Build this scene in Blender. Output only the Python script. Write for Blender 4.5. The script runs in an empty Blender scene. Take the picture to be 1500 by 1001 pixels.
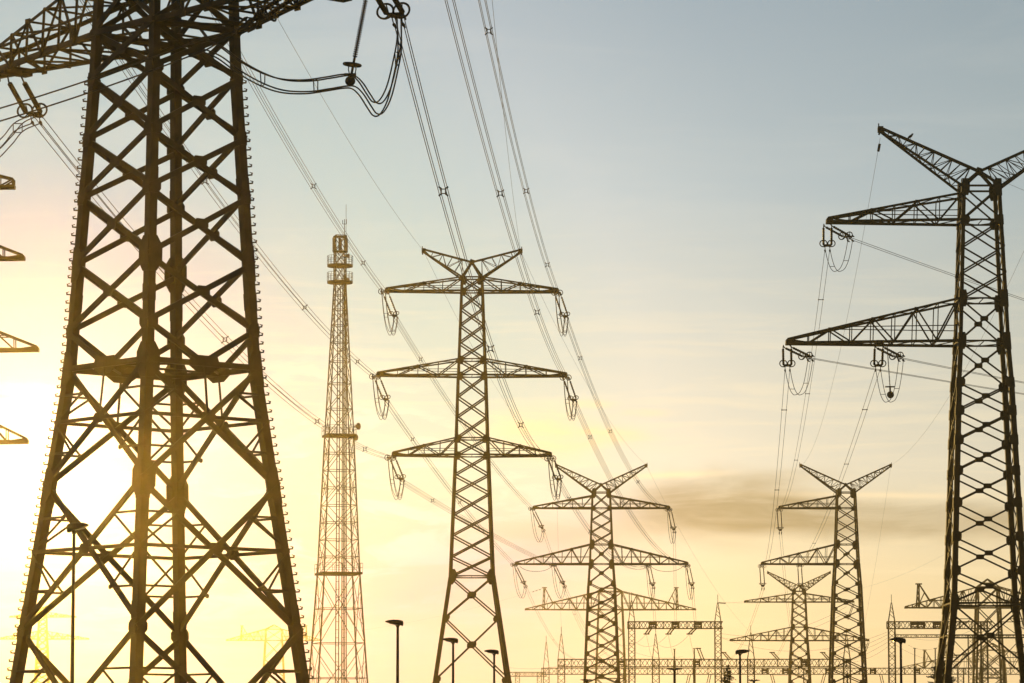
import bpy, math, random
from mathutils import Vector as V, Matrix
R = math.radians
random.seed(7)
sc = bpy.context.scene
col = sc.collection

# ------------------------------------------------------------------ camera
FPX, CX, CY, HZ, EYE = 5625.0, 750.0, 500.5, 1127.0, 1.7      # 135 mm lens, in pixels of the 1500 px wide photo
PITCH = math.atan((HZ - CY) / FPX)
cd = bpy.data.cameras.new('camera'); cam = bpy.data.objects.new('camera', cd); col.objects.link(cam)
cd.lens = 135; cd.sensor_width = 36; cd.clip_start = 0.5; cd.clip_end = 9000
cam.location = (0, 0, EYE); cam.rotation_euler = (R(90) + PITCH, 0, 0)
sc.camera = cam
sc.view_settings.view_transform = 'Standard'; sc.view_settings.look = 'None'
sc.view_settings.exposure = 0; sc.view_settings.gamma = 1
sc.cycles.use_denoising = True
sc.cycles.max_bounces = 6; sc.cycles.volume_bounces = 1

# ------------------------------------------------------------------ sky and sun
SUN_AZ, SUN_EL = R(-7.0), R(4.2)                               # azimuth from +Y, towards +X positive
SUN_DIR = V((math.sin(SUN_AZ) * math.cos(SUN_EL), math.cos(SUN_AZ) * math.cos(SUN_EL), math.sin(SUN_EL)))
sd = bpy.data.lights.new('sun', 'SUN'); sun = bpy.data.objects.new('sun', sd); col.objects.link(sun)
sd.energy = 0.61; sd.angle = R(0.53); sd.color = (1.0, 0.60, 0.12)
sun.rotation_euler = (-SUN_DIR).to_track_quat('-Z', 'Y').to_euler()

w = bpy.data.worlds.new('World'); sc.world = w; w.use_nodes = True
nt = w.node_tree; N = nt.nodes; Lk = nt.links
N.clear()
def nd(t, **k):
    n = N.new(t)
    for a, b in k.items(): setattr(n, a, b)
    return n
def put(sock, v):
    if isinstance(v, bpy.types.NodeSocket): Lk.new(v, sock)
    else: sock.default_value = v
def mth(op, a, b=0.0, c=0.0, clamp=False):
    n = nd('ShaderNodeMath', operation=op, use_clamp=clamp)
    put(n.inputs[0], a); put(n.inputs[1], b); put(n.inputs[2], c)
    return n.outputs[0]
def smooth(x, lo, hi):
    n = nd('ShaderNodeMapRange', interpolation_type='SMOOTHSTEP')
    put(n.inputs[0], x); n.inputs[1].default_value = lo; n.inputs[2].default_value = hi
    return n.outputs[0]
def ramp(x, lo, hi, stops, mode='LINEAR'):
    f = mth('DIVIDE', mth('SUBTRACT', x, lo), hi - lo, clamp=True)
    n = nd('ShaderNodeValToRGB'); n.color_ramp.interpolation = mode
    e = n.color_ramp.elements
    while len(e) < len(stops): e.new(0.5)
    for q, (p, c) in zip(e, stops):
        q.position = (p - lo) / (hi - lo); q.color = (*c, 1)
    Lk.new(f, n.inputs[0]); return n.outputs[0]
def mixc(f, a, b, mode='MIX'):
    n = nd('ShaderNodeMix', data_type='RGBA', blend_type=mode)
    put(n.inputs[0], f); put(n.inputs[6], a if isinstance(a, bpy.types.NodeSocket) else (*a, 1))
    put(n.inputs[7], b if isinstance(b, bpy.types.NodeSocket) else (*b, 1))
    return n.outputs[2]
tc = nd('ShaderNodeTexCoord'); sep = nd('ShaderNodeSeparateXYZ'); Lk.new(tc.outputs['Generated'], sep.inputs[0])
dx, dy, dz = sep.outputs
DEG = 180 / math.pi
el = mth('MULTIPLY', mth('ARCSINE', dz), DEG)                  # elevation, degrees
az = mth('MULTIPLY', mth('ARCTAN2', dx, dy), DEG)              # azimuth, degrees
dot = nd('ShaderNodeVectorMath', operation='DOT_PRODUCT'); Lk.new(tc.outputs['Generated'], dot.inputs[0]); dot.inputs[1].default_value = SUN_DIR
ang = mth('MULTIPLY', mth('ARCCOSINE', mth('MINIMUM', dot.outputs['Value'], 1.0)), DEG)
sunE, sunA = SUN_EL * DEG, SUN_AZ * DEG
base = ramp(el, -2, 40, [(-2, (.80, .58, .28)), (1.2, (.95, .73, .41)), (2.8, (.85, .725, .45)), (4.5, (.72, .70, .56)), (6.9, (.52, .585, .55)),
                         (8.6, (.40, .51, .545)), (11.2, (.32, .425, .485)), (20, (.16, .25, .36)), (40, (.06, .11, .20))])
# dimmer away from the sun
back = ramp(ang, 0, 180, [(0, (.60, .50, .88)), (2, (.44, .42, .90)), (3.3, (.42, .50, .90)), (4.2, (.46, .68, .95)), (5, (.56, .86, 1.02)), (6.5, (.78, 1.0, 1.06)), (9, (1.10, 1.10, 1.16)), (12, (.92, .95, 1.01)), (15.5, (.84, .86, .89)), (45, (.5, .5, .55)), (100, (.16, .17, .2)), (180, (.10, .11, .14))])
skyc = mixc(1.0, base, back, 'MULTIPLY')
WISP, TAN, LOW, GREY = (1.0, .93, .74), (1.04, .82, .48), (.72, .58, .36), (.28, .25, .165)
# clouds : long flat banks low in the sky
def banks(sx, sy, det, seed, rough=.55):
    cb = nd('ShaderNodeCombineXYZ'); put(cb.inputs[0], mth('MULTIPLY', az, sx)); put(cb.inputs[1], mth('MULTIPLY', el, sy)); cb.inputs[2].default_value = seed
    n = nd('ShaderNodeTexNoise'); n.inputs['Scale'].default_value = 1; n.inputs['Detail'].default_value = det; n.inputs['Roughness'].default_value = rough
    n.inputs['Distortion'].default_value = .6
    Lk.new(cb.outputs[0], n.inputs['Vector']); return n.outputs['Fac']
n1 = banks(.42, 2.1, 7, 3.1, .6); n2 = banks(.8, 2.6, 7, 8.7, .6); n3 = banks(.55, 1.2, 4, 21.3, .5)
warp = mth('MULTIPLY', mth('SUBTRACT', n3, .5), 1.1)
def blob(a0, e0, wa, we, tilt=0.0, soft=1.0, wq=1.0):           # a bank of cloud round (azimuth, elevation), its edge pulled about by the noise
    u = mth('DIVIDE', mth('SUBTRACT', az, a0), wa)
    v = mth('ADD', mth('DIVIDE', mth('SUBTRACT', mth('SUBTRACT', el, e0), mth('MULTIPLY', mth('SUBTRACT', az, a0), tilt)), we), mth('MULTIPLY', warp, wq))
    r = mth('ADD', mth('MULTIPLY', u, u), mth('MULTIPLY', v, v))
    return mth('POWER', 2.718, mth('MULTIPLY', mth('POWER', r, soft), -1.0))
def add(*a):
    o = a[0]
    for q in a[1:]: o = mth('ADD', o, q)
    return mth('MINIMUM', o, 1.0)
def mul(a, k): return mth('MULTIPLY', a, k)
grey = mul(add(blob(3.2, 3.85, 1.5, .47, -.02, 1.6, 1.4), mul(blob(5.7, 3.70, 2.6, .29, -.02, 1.5, 1.2), .74), mul(blob(4.0, 4.33, .7, .12, .05, 1.2), .5), mul(blob(8.6, 3.62, 2.2, .26, 0, 1.2), .6)), mth('ADD', .56, mul(smooth(n1, .34, .60), .44)))
tan = mul(add(blob(.45, 5.0, 1.0, .42, -.05, 1.6, 1.5), mul(blob(1.55, 4.95, .55, .13, -.02, 1.2), .8), mul(blob(1.2, 5.43, .35, .07, 0, 1.2), .7), mul(blob(2.0, 5.3, .4, .07, 0, 1.2), .5)), mth('ADD', .55, mul(smooth(n2, .38, .60), .45)))
low = mul(blob(.7, 3.5, 1.3, .26, .02, 1.3, 1.2), .55)
wisp = mul(mul(blob(-3.5, 3.9, 4.8, 1.7, 0, 1.2), .8), smooth(n2, .47, .62))
white = mul(blob(-7.4, 5.2, 1.5, .40, 0, 1.3, 1.5), smooth(n2, .40, .58))
st = banks(.30, 3.4, 8, 41.0, .62); st2 = banks(.16, .9, 6, 77.0, .6)
lowsky = mth('SUBTRACT', 1.0, smooth(el, 5.0, 9.0))
streak = mul(mul(smooth(st, .44, .68), lowsky), .24)
rim = mul(add(blob(2.35, 4.36, .75, .055, .03, 1.0, .6), mul(blob(5.6, 4.04, 1.5, .05, -.02, 1.0, .6), .6)), .8)
skyc = mixc(mul(smooth(st2, .50, .70), .07), skyc, (.86, .84, .74))
skyc = mixc(streak, skyc, (1.0, .87, .60))
skyc = mixc(mul(wisp, .8), skyc, WISP)
skyc = mixc(mul(tan, .95), skyc, TAN)
skyc = mixc(mul(low, 1.0), skyc, LOW)
skyc = mixc(mul(grey, .95), skyc, GREY)
skyc = mixc(rim, skyc, (1.05, .86, .55))
skyc = mixc(mul(white, .9), skyc, (1.2, 1.15, 1.0))
# the lowest air under the sun, seen through the thickest haze
far = mth('MAXIMUM', smooth(ang, 3.5, 10.5), smooth(el, 1.6, 4.6))
skyc = mixc(far, mixc(1.0, skyc, (.42, .29, 1.16), 'MULTIPLY'), skyc)
# glow round the sun
g1 = mth('POWER', 2.718, mth('MULTIPLY', ang, -1 / 1.05))
g2 = mth('POWER', 2.718, mth('MULTIPLY', ang, -1 / 3.2))
glow = mixc(1.0, mixc(1.0, (1.1, 1.0, .72), g1, 'MULTIPLY'), mixc(1.0, (.20, .23, .24), g2, 'MULTIPLY'), 'ADD')
skyc = mixc(1.0, skyc, glow, 'ADD')
bg = nd('ShaderNodeBackground'); Lk.new(skyc, bg.inputs[0]); bg.inputs[1].default_value = 0.96
sk = nd('ShaderNodeTexSky', sky_type='NISHITA', sun_disc=False, sun_elevation=SUN_EL, sun_rotation=SUN_AZ)
bg2 = nd('ShaderNodeBackground'); Lk.new(sk.outputs[0], bg2.inputs[0]); bg2.inputs[1].default_value = 0.008
ad = nd('ShaderNodeAddShader'); Lk.new(bg.outputs[0], ad.inputs[0]); Lk.new(bg2.outputs[0], ad.inputs[1])
wo = nd('ShaderNodeOutputWorld'); Lk.new(ad.outputs[0], wo.inputs[0])

# ------------------------------------------------------------------ helpers
cp, sp_ = math.cos(PITCH), math.sin(PITCH)
def P(px, py, d):
    """point on the sight line through photo pixel (px, py), at distance d along +Y"""
    x, y = (px - CX) / FPX, (CY - py) / FPX
    dirv = V((x, cp - y * sp_, sp_ + y * cp)); return V((0, 0, EYE)) + dirv * (d / dirv.y)
def proj(p):
    q = p - V((0, 0, EYE)); f = q.y * cp + q.z * sp_; u = -q.y * sp_ + q.z * cp
    return CX + FPX * q.x / f, CY - FPX * u / f

def material(name, c1, c2, rough=.6, metal=0.0, scale=2.0, bump=0.0):
    m = bpy.data.materials.new(name); m.use_nodes = True; t = m.node_tree; b = t.nodes['Principled BSDF']
    tc = t.nodes.new('ShaderNodeTexCoord'); no = t.nodes.new('ShaderNodeTexNoise'); cr = t.nodes.new('ShaderNodeValToRGB')
    no.inputs['Scale'].default_value = scale; no.inputs['Detail'].default_value = 5
    cr.color_ramp.elements[0].color = (*c1, 1); cr.color_ramp.elements[1].color = (*c2, 1)
    cr.color_ramp.elements[0].position = .35; cr.color_ramp.elements[1].position = .7
    t.links.new(tc.outputs['Object'], no.inputs['Vector']); t.links.new(no.outputs['Fac'], cr.inputs[0]); t.links.new(cr.outputs[0], b.inputs['Base Color'])
    b.inputs['Roughness'].default_value = rough; b.inputs['Metallic'].default_value = metal
    if bump:
        bp = t.nodes.new('ShaderNodeBump'); bp.inputs['Strength'].default_value = bump; t.links.new(no.outputs['Fac'], bp.inputs['Height']); t.links.new(bp.outputs[0], b.inputs['Normal'])
    return m
STEEL = material('painted_steel', (.030, .023, .012), (.060, .046, .026), .62, .0, 1.3, .1)
STEEL2 = material('galvanised_steel', (.06, .06, .05), (.10, .10, .09), .6, .2, 1.0)
WIRE = material('aluminium_wire', (.08, .075, .065), (.13, .12, .105), .6, .35, 3)
CABLE = material('jumper_cable', (.05, .048, .045), (.09, .085, .08), .5, .4, 3)
PORC = material('brown_insulator_glaze', (.035, .022, .016), (.06, .04, .03), .35, 0, 4)
FIT = material('forged_fitting', (.05, .048, .045), (.09, .085, .08), .55, .3, 6)
POLE = material('lamp_pole_paint', (.022, .016, .014), (.04, .03, .026), .55, 0, 3)
HEAD = material('lamp_head_paint', (.018, .015, .014), (.035, .03, .028), .5, 0, 5)
LENS = material('lamp_glass', (.35, .33, .28), (.45, .43, .38), .2, 0, 5)
DISH = material('antenna_shell', (.22, .21, .2), (.3, .29, .28), .5, 0, 3)
BARK = material('bark', (.05, .035, .022), (.1, .07, .05), .9, 0, 6, .4)
NEEDLE = material('needles', (.035, .05, .022), (.07, .085, .035), .8, 0, 2)
FEATHER = material('feathers', (.015, .014, .014), (.04, .038, .036), .6, 0, 8)
GRASS = material('field_grass', (.05, .06, .025), (.10, .085, .04), .95, 0, .05, .2)
TARMAC = material('tarmac', (.04, .04, .04), (.06, .06, .058), .9, 0, .8, .2)

class MB:
    def __init__(s): s.v = []; s.f = []
    def prism(s, ring_a, ring_b, caps=True):
        n = len(ring_a); k = len(s.v); s.v += [tuple(p) for p in ring_a] + [tuple(p) for p in ring_b]
        for i in range(n):
            j = (i + 1) % n; s.f.append((k + i, k + j, k + n + j, k + n + i))
        if caps: s.f.append(tuple(k + i for i in reversed(range(n)))); s.f.append(tuple(k + n + i for i in range(n)))
    def frame(s, a, b, hint):
        ax = (b - a).normalized(); u = hint - ax * hint.dot(ax)
        if u.length < 1e-4:
            u = ax.cross(V((0, 0, 1)));
            if u.length < 1e-4: u = V((1, 0, 0))
        u.normalize(); return ax, u, ax.cross(u)
    def bar(s, a, b, w, h=None, hint=V((.31, .22, .93))):
        a, b = V(a), V(b); h = h or w
        if (b - a).length < 1e-5: return
        ax, u, v = s.frame(a, b, V(hint)); q = [u * w / 2 + v * h / 2, u * -w / 2 + v * h / 2, u * -w / 2 - v * h / 2, u * w / 2 - v * h / 2]
        s.prism([a + o for o in q], [b + o for o in q])
    def angle(s, a, b, w, n1, n2, centre=True, t=None):
        """rolled steel angle: flanges of width w along n1 and n2"""
        a, b = V(a), V(b); ax = (b - a).normalized(); t = t or max(w * .13, .015)
        n1 = V(n1); n1 = (n1 - ax * n1.dot(ax)).normalized(); n2 = V(n2); n2 = (n2 - ax * n2.dot(ax)); n2 = (n2 - n1 * n2.dot(n1)).normalized()
        o = n1 * (-w / 2) if centre else V((0, 0, 0))
        q = [(0, 0), (w, 0), (w, t), (t, t), (t, w), (0, w)]
        if ax.dot(n1.cross(n2)) < 0: q = q[::-1]
        q = [o + n1 * x + n2 * y for x, y in q]
        s.prism([a + p for p in q], [b + p for p in q])
    def plate(s, pts, n, t):
        n = V(n).normalized() * t / 2; s.prism([V(p) - n for p in pts], [V(p) + n for p in pts])
    def tube(s, pts, r, seg=6, closed=False, taper=None):
        pts = [V(p) for p in pts]; n = len(pts); k = len(s.v); pu = None
        for i, p in enumerate(pts):
            a = pts[i - 1] if (i or closed) else p; b = pts[(i + 1) % n] if (i < n - 1 or closed) else p
            ax = (b - a).normalized(); u = pu if pu else ax.cross(V((.13, .2, .97)))
            u = u - ax * u.dot(ax)
            if u.length < 1e-5: u = ax.cross(V((1, .1, 0)))
            u.normalize(); pu = u; v = ax.cross(u); rr = taper[i] if taper else r
            for j in range(seg):
                c = 2 * math.pi * j / seg; s.v.append(tuple(p + (u * math.cos(c) + v * math.sin(c)) * rr))
        for i in range(n if closed else n - 1):
            i2 = (i + 1) % n
            for j in range(seg):
                j2 = (j + 1) % seg; s.f.append((k + i * seg + j, k + i * seg + j2, k + i2 * seg + j2, k + i2 * seg + j))
        if not closed:
            s.f.append(tuple(k + j for j in reversed(range(seg)))); s.f.append(tuple(k + (n - 1) * seg + j for j in range(seg)))
    def build(s, name, mat, parent=None, off=None, smooth=False):
        me = bpy.data.meshes.new(name)
        v = s.v if off is None else [(a - off[0], b - off[1], c - off[2]) for a, b, c in s.v]
        me.from_pydata(v, [], s.f); me.materials.append(mat)
        if smooth: me.polygons.foreach_set('use_smooth', [True] * len(me.polygons))
        o = bpy.data.objects.new(name, me); col.objects.link(o)
        if parent is not None: o.parent = parent
        return o
def tag(o, label=None, cat=None, group=None, kind=None):
    if label: o['label'] = label
    if cat: o['category'] = cat
    if group: o['group'] = group
    if kind: o['kind'] = kind
    return o
def empty(name, loc, label, cat, group=None, rz=0):
    o = bpy.data.objects.new(name, None); col.objects.link(o); o.location = loc; o.rotation_euler = (0, 0, rz); o.empty_display_size = .5
    return tag(o, label, cat, group)
def copy_tree(o, parent=None):
    c = o.copy(); col.objects.link(c)
    if parent is not None: c.parent = parent
    for ch in list(o.children): copy_tree(ch, c)
    return c

# ------------------------------------------------------------------ ground (below the frame)
g = MB(); g.prism([V((-900, -60, -.5)), V((900, -60, -.5)), V((900, 2240, -.5)), V((-900, 2240, -.5))], [V((-900, -60, 0)), V((900, -60, 0)), V((900, 2240, 0)), V((-900, 2240, 0))])
tag(g.build('ground', GRASS), kind='structure')
g = MB(); y0 = .004
g.f.append((0, 1, 2, 3)); g.v += [(-40, 92, y0), (45, 92, y0), (45, 290, y0), (-40, 290, y0)]
tag(g.build('car_park', TARMAC), kind='structure')

# ------------------------------------------------------------------ lattice towers
CORN = [(-1, -1), (1, -1), (1, 1), (-1, 1)]
def lerp(a, b, t): return a + (b - a) * t
def prof(profile):
    def f(z):
        for (z0, h0), (z1, h1) in zip(profile, profile[1:]):
            if z <= z1: return lerp(h0, h1, (z - z0) / (z1 - z0))
        return profile[-1][1]
    return f
def crossarm(T, side, a, hw, sz, mat):
    """one arm of a tower, running along local x"""
    m = MB(); zb, zt, xt = a['zb'], a['zt'], a['L']; n = a.get('n', 6); th = a.get('tip', .5); yt = a.get('ty', .35)
    h = hw(zb); h2 = hw(zt); x0 = h; up = a.get('rise', 0) if side > 0 else 0
    def bt(i, q): t = i / n; return V(((lerp(x0, xt, t)) * side, q * lerp(h, yt, t), zb + up * t))
    def tp(i, q): t = i / n; return V(((lerp(h2, xt, t)) * side, q * lerp(h2, yt, t), lerp(zt, zb + th + up, t)))
    ch, wb, sm = sz['chord'], sz['web'], sz['small']; ct = sz.get('top', ch * .7)
    for q in (-1, 1):
        if sz.get('L'):
            m.angle(bt(0, q), bt(n, q), ch, (0, 0, 1), (0, -q, 0), False); m.angle(tp(0, q), tp(n, q), ct, (0, 0, -1), (0, -q, 0), False)
        else:
            m.bar(bt(0, q), bt(n, q), ch, ch, V((0, 0, 1))); m.bar(tp(0, q), tp(n, q), ct)
        for i in range(1, n):                                   # small node plates
            p = bt(i, q) if (i % 2 == 1) == bool(a.get('flip')) else tp(i, q); m.bar(p - V((ch * .8, 0, 0)), p + V((ch * .8, 0, 0)), ch * .25, ch * 1.04, V((0, 1, 0)))
        for i in range(n):
            aa, bb = (bt(i, q), tp(i + 1, q)) if i % 2 == 0 else (tp(i, q), bt(i + 1, q))
            if a.get('flip'): aa, bb = (tp(i, q), bt(i + 1, q)) if i % 2 == 0 else (bt(i, q), tp(i + 1, q))
            m.bar(aa, bb, wb)
            if i: m.bar(bt(i, q), tp(i, q), sm)
        m.bar(bt(n, q), tp(n, q), ct)
        if a.get('mid', True):
            z = lerp(zb, zt, .36); t = (zt - z) / (zt - zb - th); t = min(t, .9)
            p = V((lerp(h2, xt, t) * side, q * lerp(h2, yt, t), z)); m.bar(V((hw(z) * side, q * hw(z), z)), p, sm)
    for i in range(n + 1):
        m.bar(bt(i, -1), bt(i, 1), sm if i < n else ch); m.bar(tp(i, -1), tp(i, 1), sm)
        if i < n:
            s = 1 if i % 2 else -1; m.bar(bt(i, s), bt(i + 1, -s), sm)
            s = 1 if i % 2 else -1; m.bar(tp(i, -s), tp(i + 1, s), sm)
    # end plates
    e = bt(n, 0)
    m.bar(e + V((-side * .9 * ch - .2 * side, 0, .02)), e + V((side * .5 * ch, 0, .02)), yt * 2 + ch, ch * 1.25, V((0, 1, 0)))
    for xi in a.get('hang', ()):                                # plates for inner strings
        t = (xi - x0) / (xt - x0); m.bar(V((xi * side - .3, 0, zb)), V((xi * side + .3, 0, zb)), lerp(h, yt, t) * 2, ch * 1.2, V((0, 1, 0)))
    o = m.build('crossarm', mat, T)
    return o
def peak(T, side, pk, hw, sz, mat):
    m = MB(); zr, za, xt, zt, n = pk['zr'], pk['za'], pk['x'], pk['z'], pk.get('n', 8)
    h = hw(zr); tip = V((xt * side, 0, zt))
    lo = [V((h * side, -h, zr)), V((h * side, h, zr))]; up = [V((0, -.18, za)), V((0, .18, za))]
    ch, sm = sz['chord'] * .75, sz['small'] * .9
    ends = [tip + V((0, -.12, -.15)), tip + V((0, .12, -.15)), tip + V((0, -.12, .15)), tip + V((0, .12, .15))]
    for a, b in zip(lo + up, ends): m.bar(a, b, ch)
    for i in range(n):
        t0, t1 = i / n, (i + 1) / n
        for k in (0, 1):
            l0, l1 = lerp(lo[k], ends[k], t0), lerp(lo[k], ends[k], t1); u0, u1 = lerp(up[k], ends[2 + k], t0), lerp(up[k], ends[2 + k], t1)
            m.bar(l0, u1, sm) if i % 2 == 0 else m.bar(u0, l1, sm)
            if i: m.bar(l0, u0, sm)
        l0, l1 = lerp(lo[i % 2], ends[i % 2], t0), lerp(lo[1 - i % 2], ends[1 - i % 2], t1); m.bar(l0, l1, sm)
    m.bar(tip + V((-.25 * side, 0, 0)), tip + V((.2 * side, 0, 0)), .4, .5)
    m.bar(tip + V((.1 * side, 0, 0)), tip + V((.12 * side, 0, .5)), .07); m.bar(tip + V((0, 0, 0)), tip + V((.1 * side, 0, -.45)), .12)
    m.build('earth_wire_arm', mat, T)
def tower(name, label, loc, rz, profile, levels, rings, arms, pk, sz, group=None, mat=None, panel_parts=False, plates=(), xplates=(), sec=(), vee=(), sides=(-1, 1)):
    mat = mat or STEEL
    T = empty(name, loc, label, 'lattice tower', group, rz); hw = prof(profile); L = sz.get('L')
    def c(k, z): h = hw(z); sx, sy = CORN[k % 4]; return V((sx * h, sy * h, z))
    brk = sorted(set([p[0] for p in profile if p[0] <= levels[-1]] + [levels[-1]]))
    legs = []
    for k in range(4):
        m = MB(); sx, sy = CORN[k]
        for i, (z0, z1) in enumerate(zip(brk, brk[1:])):
            wl = sz['leg'] * (1 - sz.get('lt', .12) * i)
            if sz.get('box'):
                io = V((-sx, -sy, 0)) * wl * .5; m.bar(c(k, z0) + io, c(k, z1) + io, wl, wl, V((1, 0, 0))); zz = z0 + 2.6
                while zz < z1 - 1.5:
                    m.bar(c(k, zz) + io, c(k, zz + .75) + io, wl * 1.08, wl * 1.08, V((1, 0, 0))); zz += 5.2
            elif L:
                m.angle(c(k, z0), c(k, z1), wl, (-sx, 0, 0), (0, -sy, 0), False)
                zz = z0 + 3.2
                while zz < z1 - 2 and sz.get('splice'):         # splice plates, a little proud of the leg
                    for nx in ((-sx, 0, 0), (0, -sy, 0)):
                        pass
                    m.angle(c(k, zz) + V((sx, sy, 0)) * .015, c(k, zz + .9) + V((sx, sy, 0)) * .015, wl * 1.03, (-sx, 0, 0), (0, -sy, 0), False, wl * .06); zz += 5.8
            else: m.bar(c(k, z0), c(k, z1), wl, wl, V((1, 0, 0)))
        legs.append(m.build('leg', mat, T))
    b, s2 = sz['brace'], sz['small']
    for k in range(4):
        n = V([(0, -1, 0), (1, 0, 0), (0, 1, 0), (-1, 0, 0)][k]); m = MB(); gus = []
        def mem(a, bb, wd, off=0.0):
            a = V(a) - n * off; bb = V(bb) - n * off
            if sz.get('flat'): m.bar(a, bb, wd * .5, wd, n)
            elif L: m.angle(a, bb, wd, (bb - a).cross(n), -n)
            else: m.bar(a, bb, wd)
        def flush():
            nonlocal m, gus
            o = m.build('cross_brace' if panel_parts else 'face_bracing', mat, T)
            for q in gus:
                gm = MB(); gm.plate(q, n, .04 if L else .06); gm.build('gusset_plate', mat, o)
            m = MB(); gus = []
        for i, (z0, z1) in enumerate(zip(levels, levels[1:])):
            A0, B0, A1, B1 = c(k, z0), c(k + 1, z0), c(k, z1), c(k + 1, z1)
            if i in vee:
                M = (A0 + B0) / 2; mem(M, A1, b); mem(M, B1, b, b * 1.1)
                e = (B0 - A0).normalized(); u = V((0, 0, 1)); w_ = sz['leg'] * 2.0
                gus.append([M + e * x + u * y for x, y in ((-w_, -.1), (-w_ * .45, -.4), (w_ * .45, -.4), (w_, -.1), (w_ * .8, .36), (-w_ * .8, .36))])
            else:
                t = hw(z0) / (hw(z0) + hw(z1)); X = lerp(A0, B1, t)
                mem(A0, B1, b); mem(B0, A1, b, b * 1.1 if L else b * .9)
                if i in xplates:
                    e = (B0 - A0).normalized(); u = (X - (A0 + B0) / 2).normalized(); r = sz['xp']
                    gus.append([X + n * .03 + e * x * r + u * y * r for x, y in ((-1.0, -.35), (-.75, -.62), (.75, -.62), (1.0, -.35), (1.0, .35), (.75, .62), (-.75, .62), (-1.0, .35))])
                if i in sec:
                    zx = X.z; LA, LB = c(k, zx), c(k + 1, zx); mem(LA, X, s2 * 1.6); mem(LB, X, s2 * 1.6)
                    for Q, leg in ((A0, k), (B0, k + 1), (A1, k), (B1, k + 1)):
                        md = (Q + X) / 2; mem(md, c(leg, md.z), s2); mem(md, c(leg, zx), s2)
                        m2 = lerp(Q, X, .3)
                    if (i + 1) in vee: mem(X, (A1 + B1) / 2, s2)
                    gus_r = sz.get('xp', .4) * .8; e = (B0 - A0).normalized(); u = V((0, 0, 1))
                    for Q in (A0, B0, A1, B1):
                        md = (Q + X) / 2; r = gus_r * .38
                        if panel_parts: gus.append([md + n * .02 + e * x * r + u * y * r for x, y in ((-1, -.6), (0, -1), (1, -.6), (1, .6), (0, 1), (-1, .6))])
            if panel_parts: flush()
        if not panel_parts: flush()
    for z in rings:
        m = MB(); pts = [c(k, z) for k in range(4)]; mid = [(pts[k] + pts[(k + 1) % 4]) / 2 for k in range(4)]
        for k in range(4):
            m.bar(pts[k], pts[(k + 1) % 4], b, b * .8, V((0, 0, 1)))
            m.bar(mid[k], mid[(k + 1) % 4], s2)
        m.bar(mid[0], mid[2], s2)
        m.build('horizontal_frame', mat, T)
    for z, big in plates:                                       # plates where bracing meets the legs
        for k in range(4):
            sx, sy = CORN[k]; p = c(k, z)
            for n, e in ((V((0, sy, 0)), V((-sx, 0, 0))), (V((sx, 0, 0)), V((0, -sy, 0)))):
                wd, ht = (sz.get('pw', sz['leg']) * 1.9, sz.get('pw', sz['leg']) * 2.2) if big else (sz['leg'] * 1.0 + .1, sz['leg'] * .7)
                q = [(0, -ht), (min(sz['leg'] * .9, wd * .8), -ht), (wd, -ht * .45), (wd, ht * .45), (min(sz['leg'] * .9, wd * .8), ht), (0, ht)]
                gm = MB(); o_ = n * .03
                gm.plate([c(k, z + y) + e * x + o_ for x, y in q], n, .04); gm.build('gusset_plate', mat, legs[k])
    for a in arms:
        for sd_ in a.get('sides', sides): crossarm(T, sd_, dict(a, L=a['Lr'] if (sd_ > 0 and 'Lr' in a) else a['L']), hw, sz, mat)
    if pk:
        m = MB(); zr = pk['zr']; ap = V((0, 0, pk['za']))
        for k in range(4): m.bar(c(k, zr), ap + V((0, CORN[k][1] * .18, 0)), sz['chord'])
        for k in range(4): m.bar(c(k, zr), c(k + 1, zr), sz['brace'])
        m.bar(ap - V((0, .3, 0)), ap + V((0, .3, 0)), .55)
        m.build('peak_frame', mat, T)
        for sd_ in pk.get('sides', (-1, 1)): peak(T, sd_, pk, hw, sz, mat)
    T['_'] = 0; del T['_']
    return T
def local(T, p):
    return Matrix.Translation(T.location) @ Matrix.Rotation(T.rotation_euler.z, 4, 'Z') @ V(p)

# near tower with the climbing steps
DN = 170.0; NX = (235 - CX) / FPX * DN
zs = [0, 7.75, 14.2, 19.4, 21.1, 24.1, 27.1, 29.75, 32.5, 34.6, 37.6, 40.8, 44, 46.6, 49.8, 53, 55]
SZN = dict(leg=.44, lt=.055, pw=.36, brace=.245, chord=.24, top=.17, web=.10, small=.10, L=True, box=True, flat=True, xp=.36)
tN = tower('transmission_tower', 'huge dark near tower seen corner-on with climbing steps up its legs', (NX, DN, 0), math.atan2(-.75, .66),
           [(0, 5.35), (5.5, 4.72), (19.4, 3.12), (32.5, 2.45), (34.6, 2.38), (55, 1.7)], zs, [19.4, 34.6, 37.6, 44, 46.6, 53],
           [dict(zb=34.45, zt=37.6, L=14.4, Lr=14.6, n=7, tip=.9, ty=.4, flip=True, hang=(12.0,), rise=.8), dict(zb=44, zt=46.6, L=13, Lr=16, n=7, tip=.95, ty=.4), dict(zb=53, zt=55, L=9.7, Lr=16, n=6, tip=.7, ty=.4)],
           dict(zr=55, za=57, x=8, z=59.5, n=7), SZN, 'three-armed towers', panel_parts=True,
           plates=[(19.4, True), (14.2, True), (24.1, True), (27.1, False), (29.75, False), (32.5, False), (7.75, False), (21.1, False)],
           xplates=(0, 1, 2, 4, 5, 6, 7, 8, 9), sec=(0, 1, 2), vee=(3,))
hN = prof([(0, 5.35), (5.5, 4.72), (19.4, 3.12), (32.5, 2.45), (34.6, 2.38), (55, 1.7)])
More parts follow.
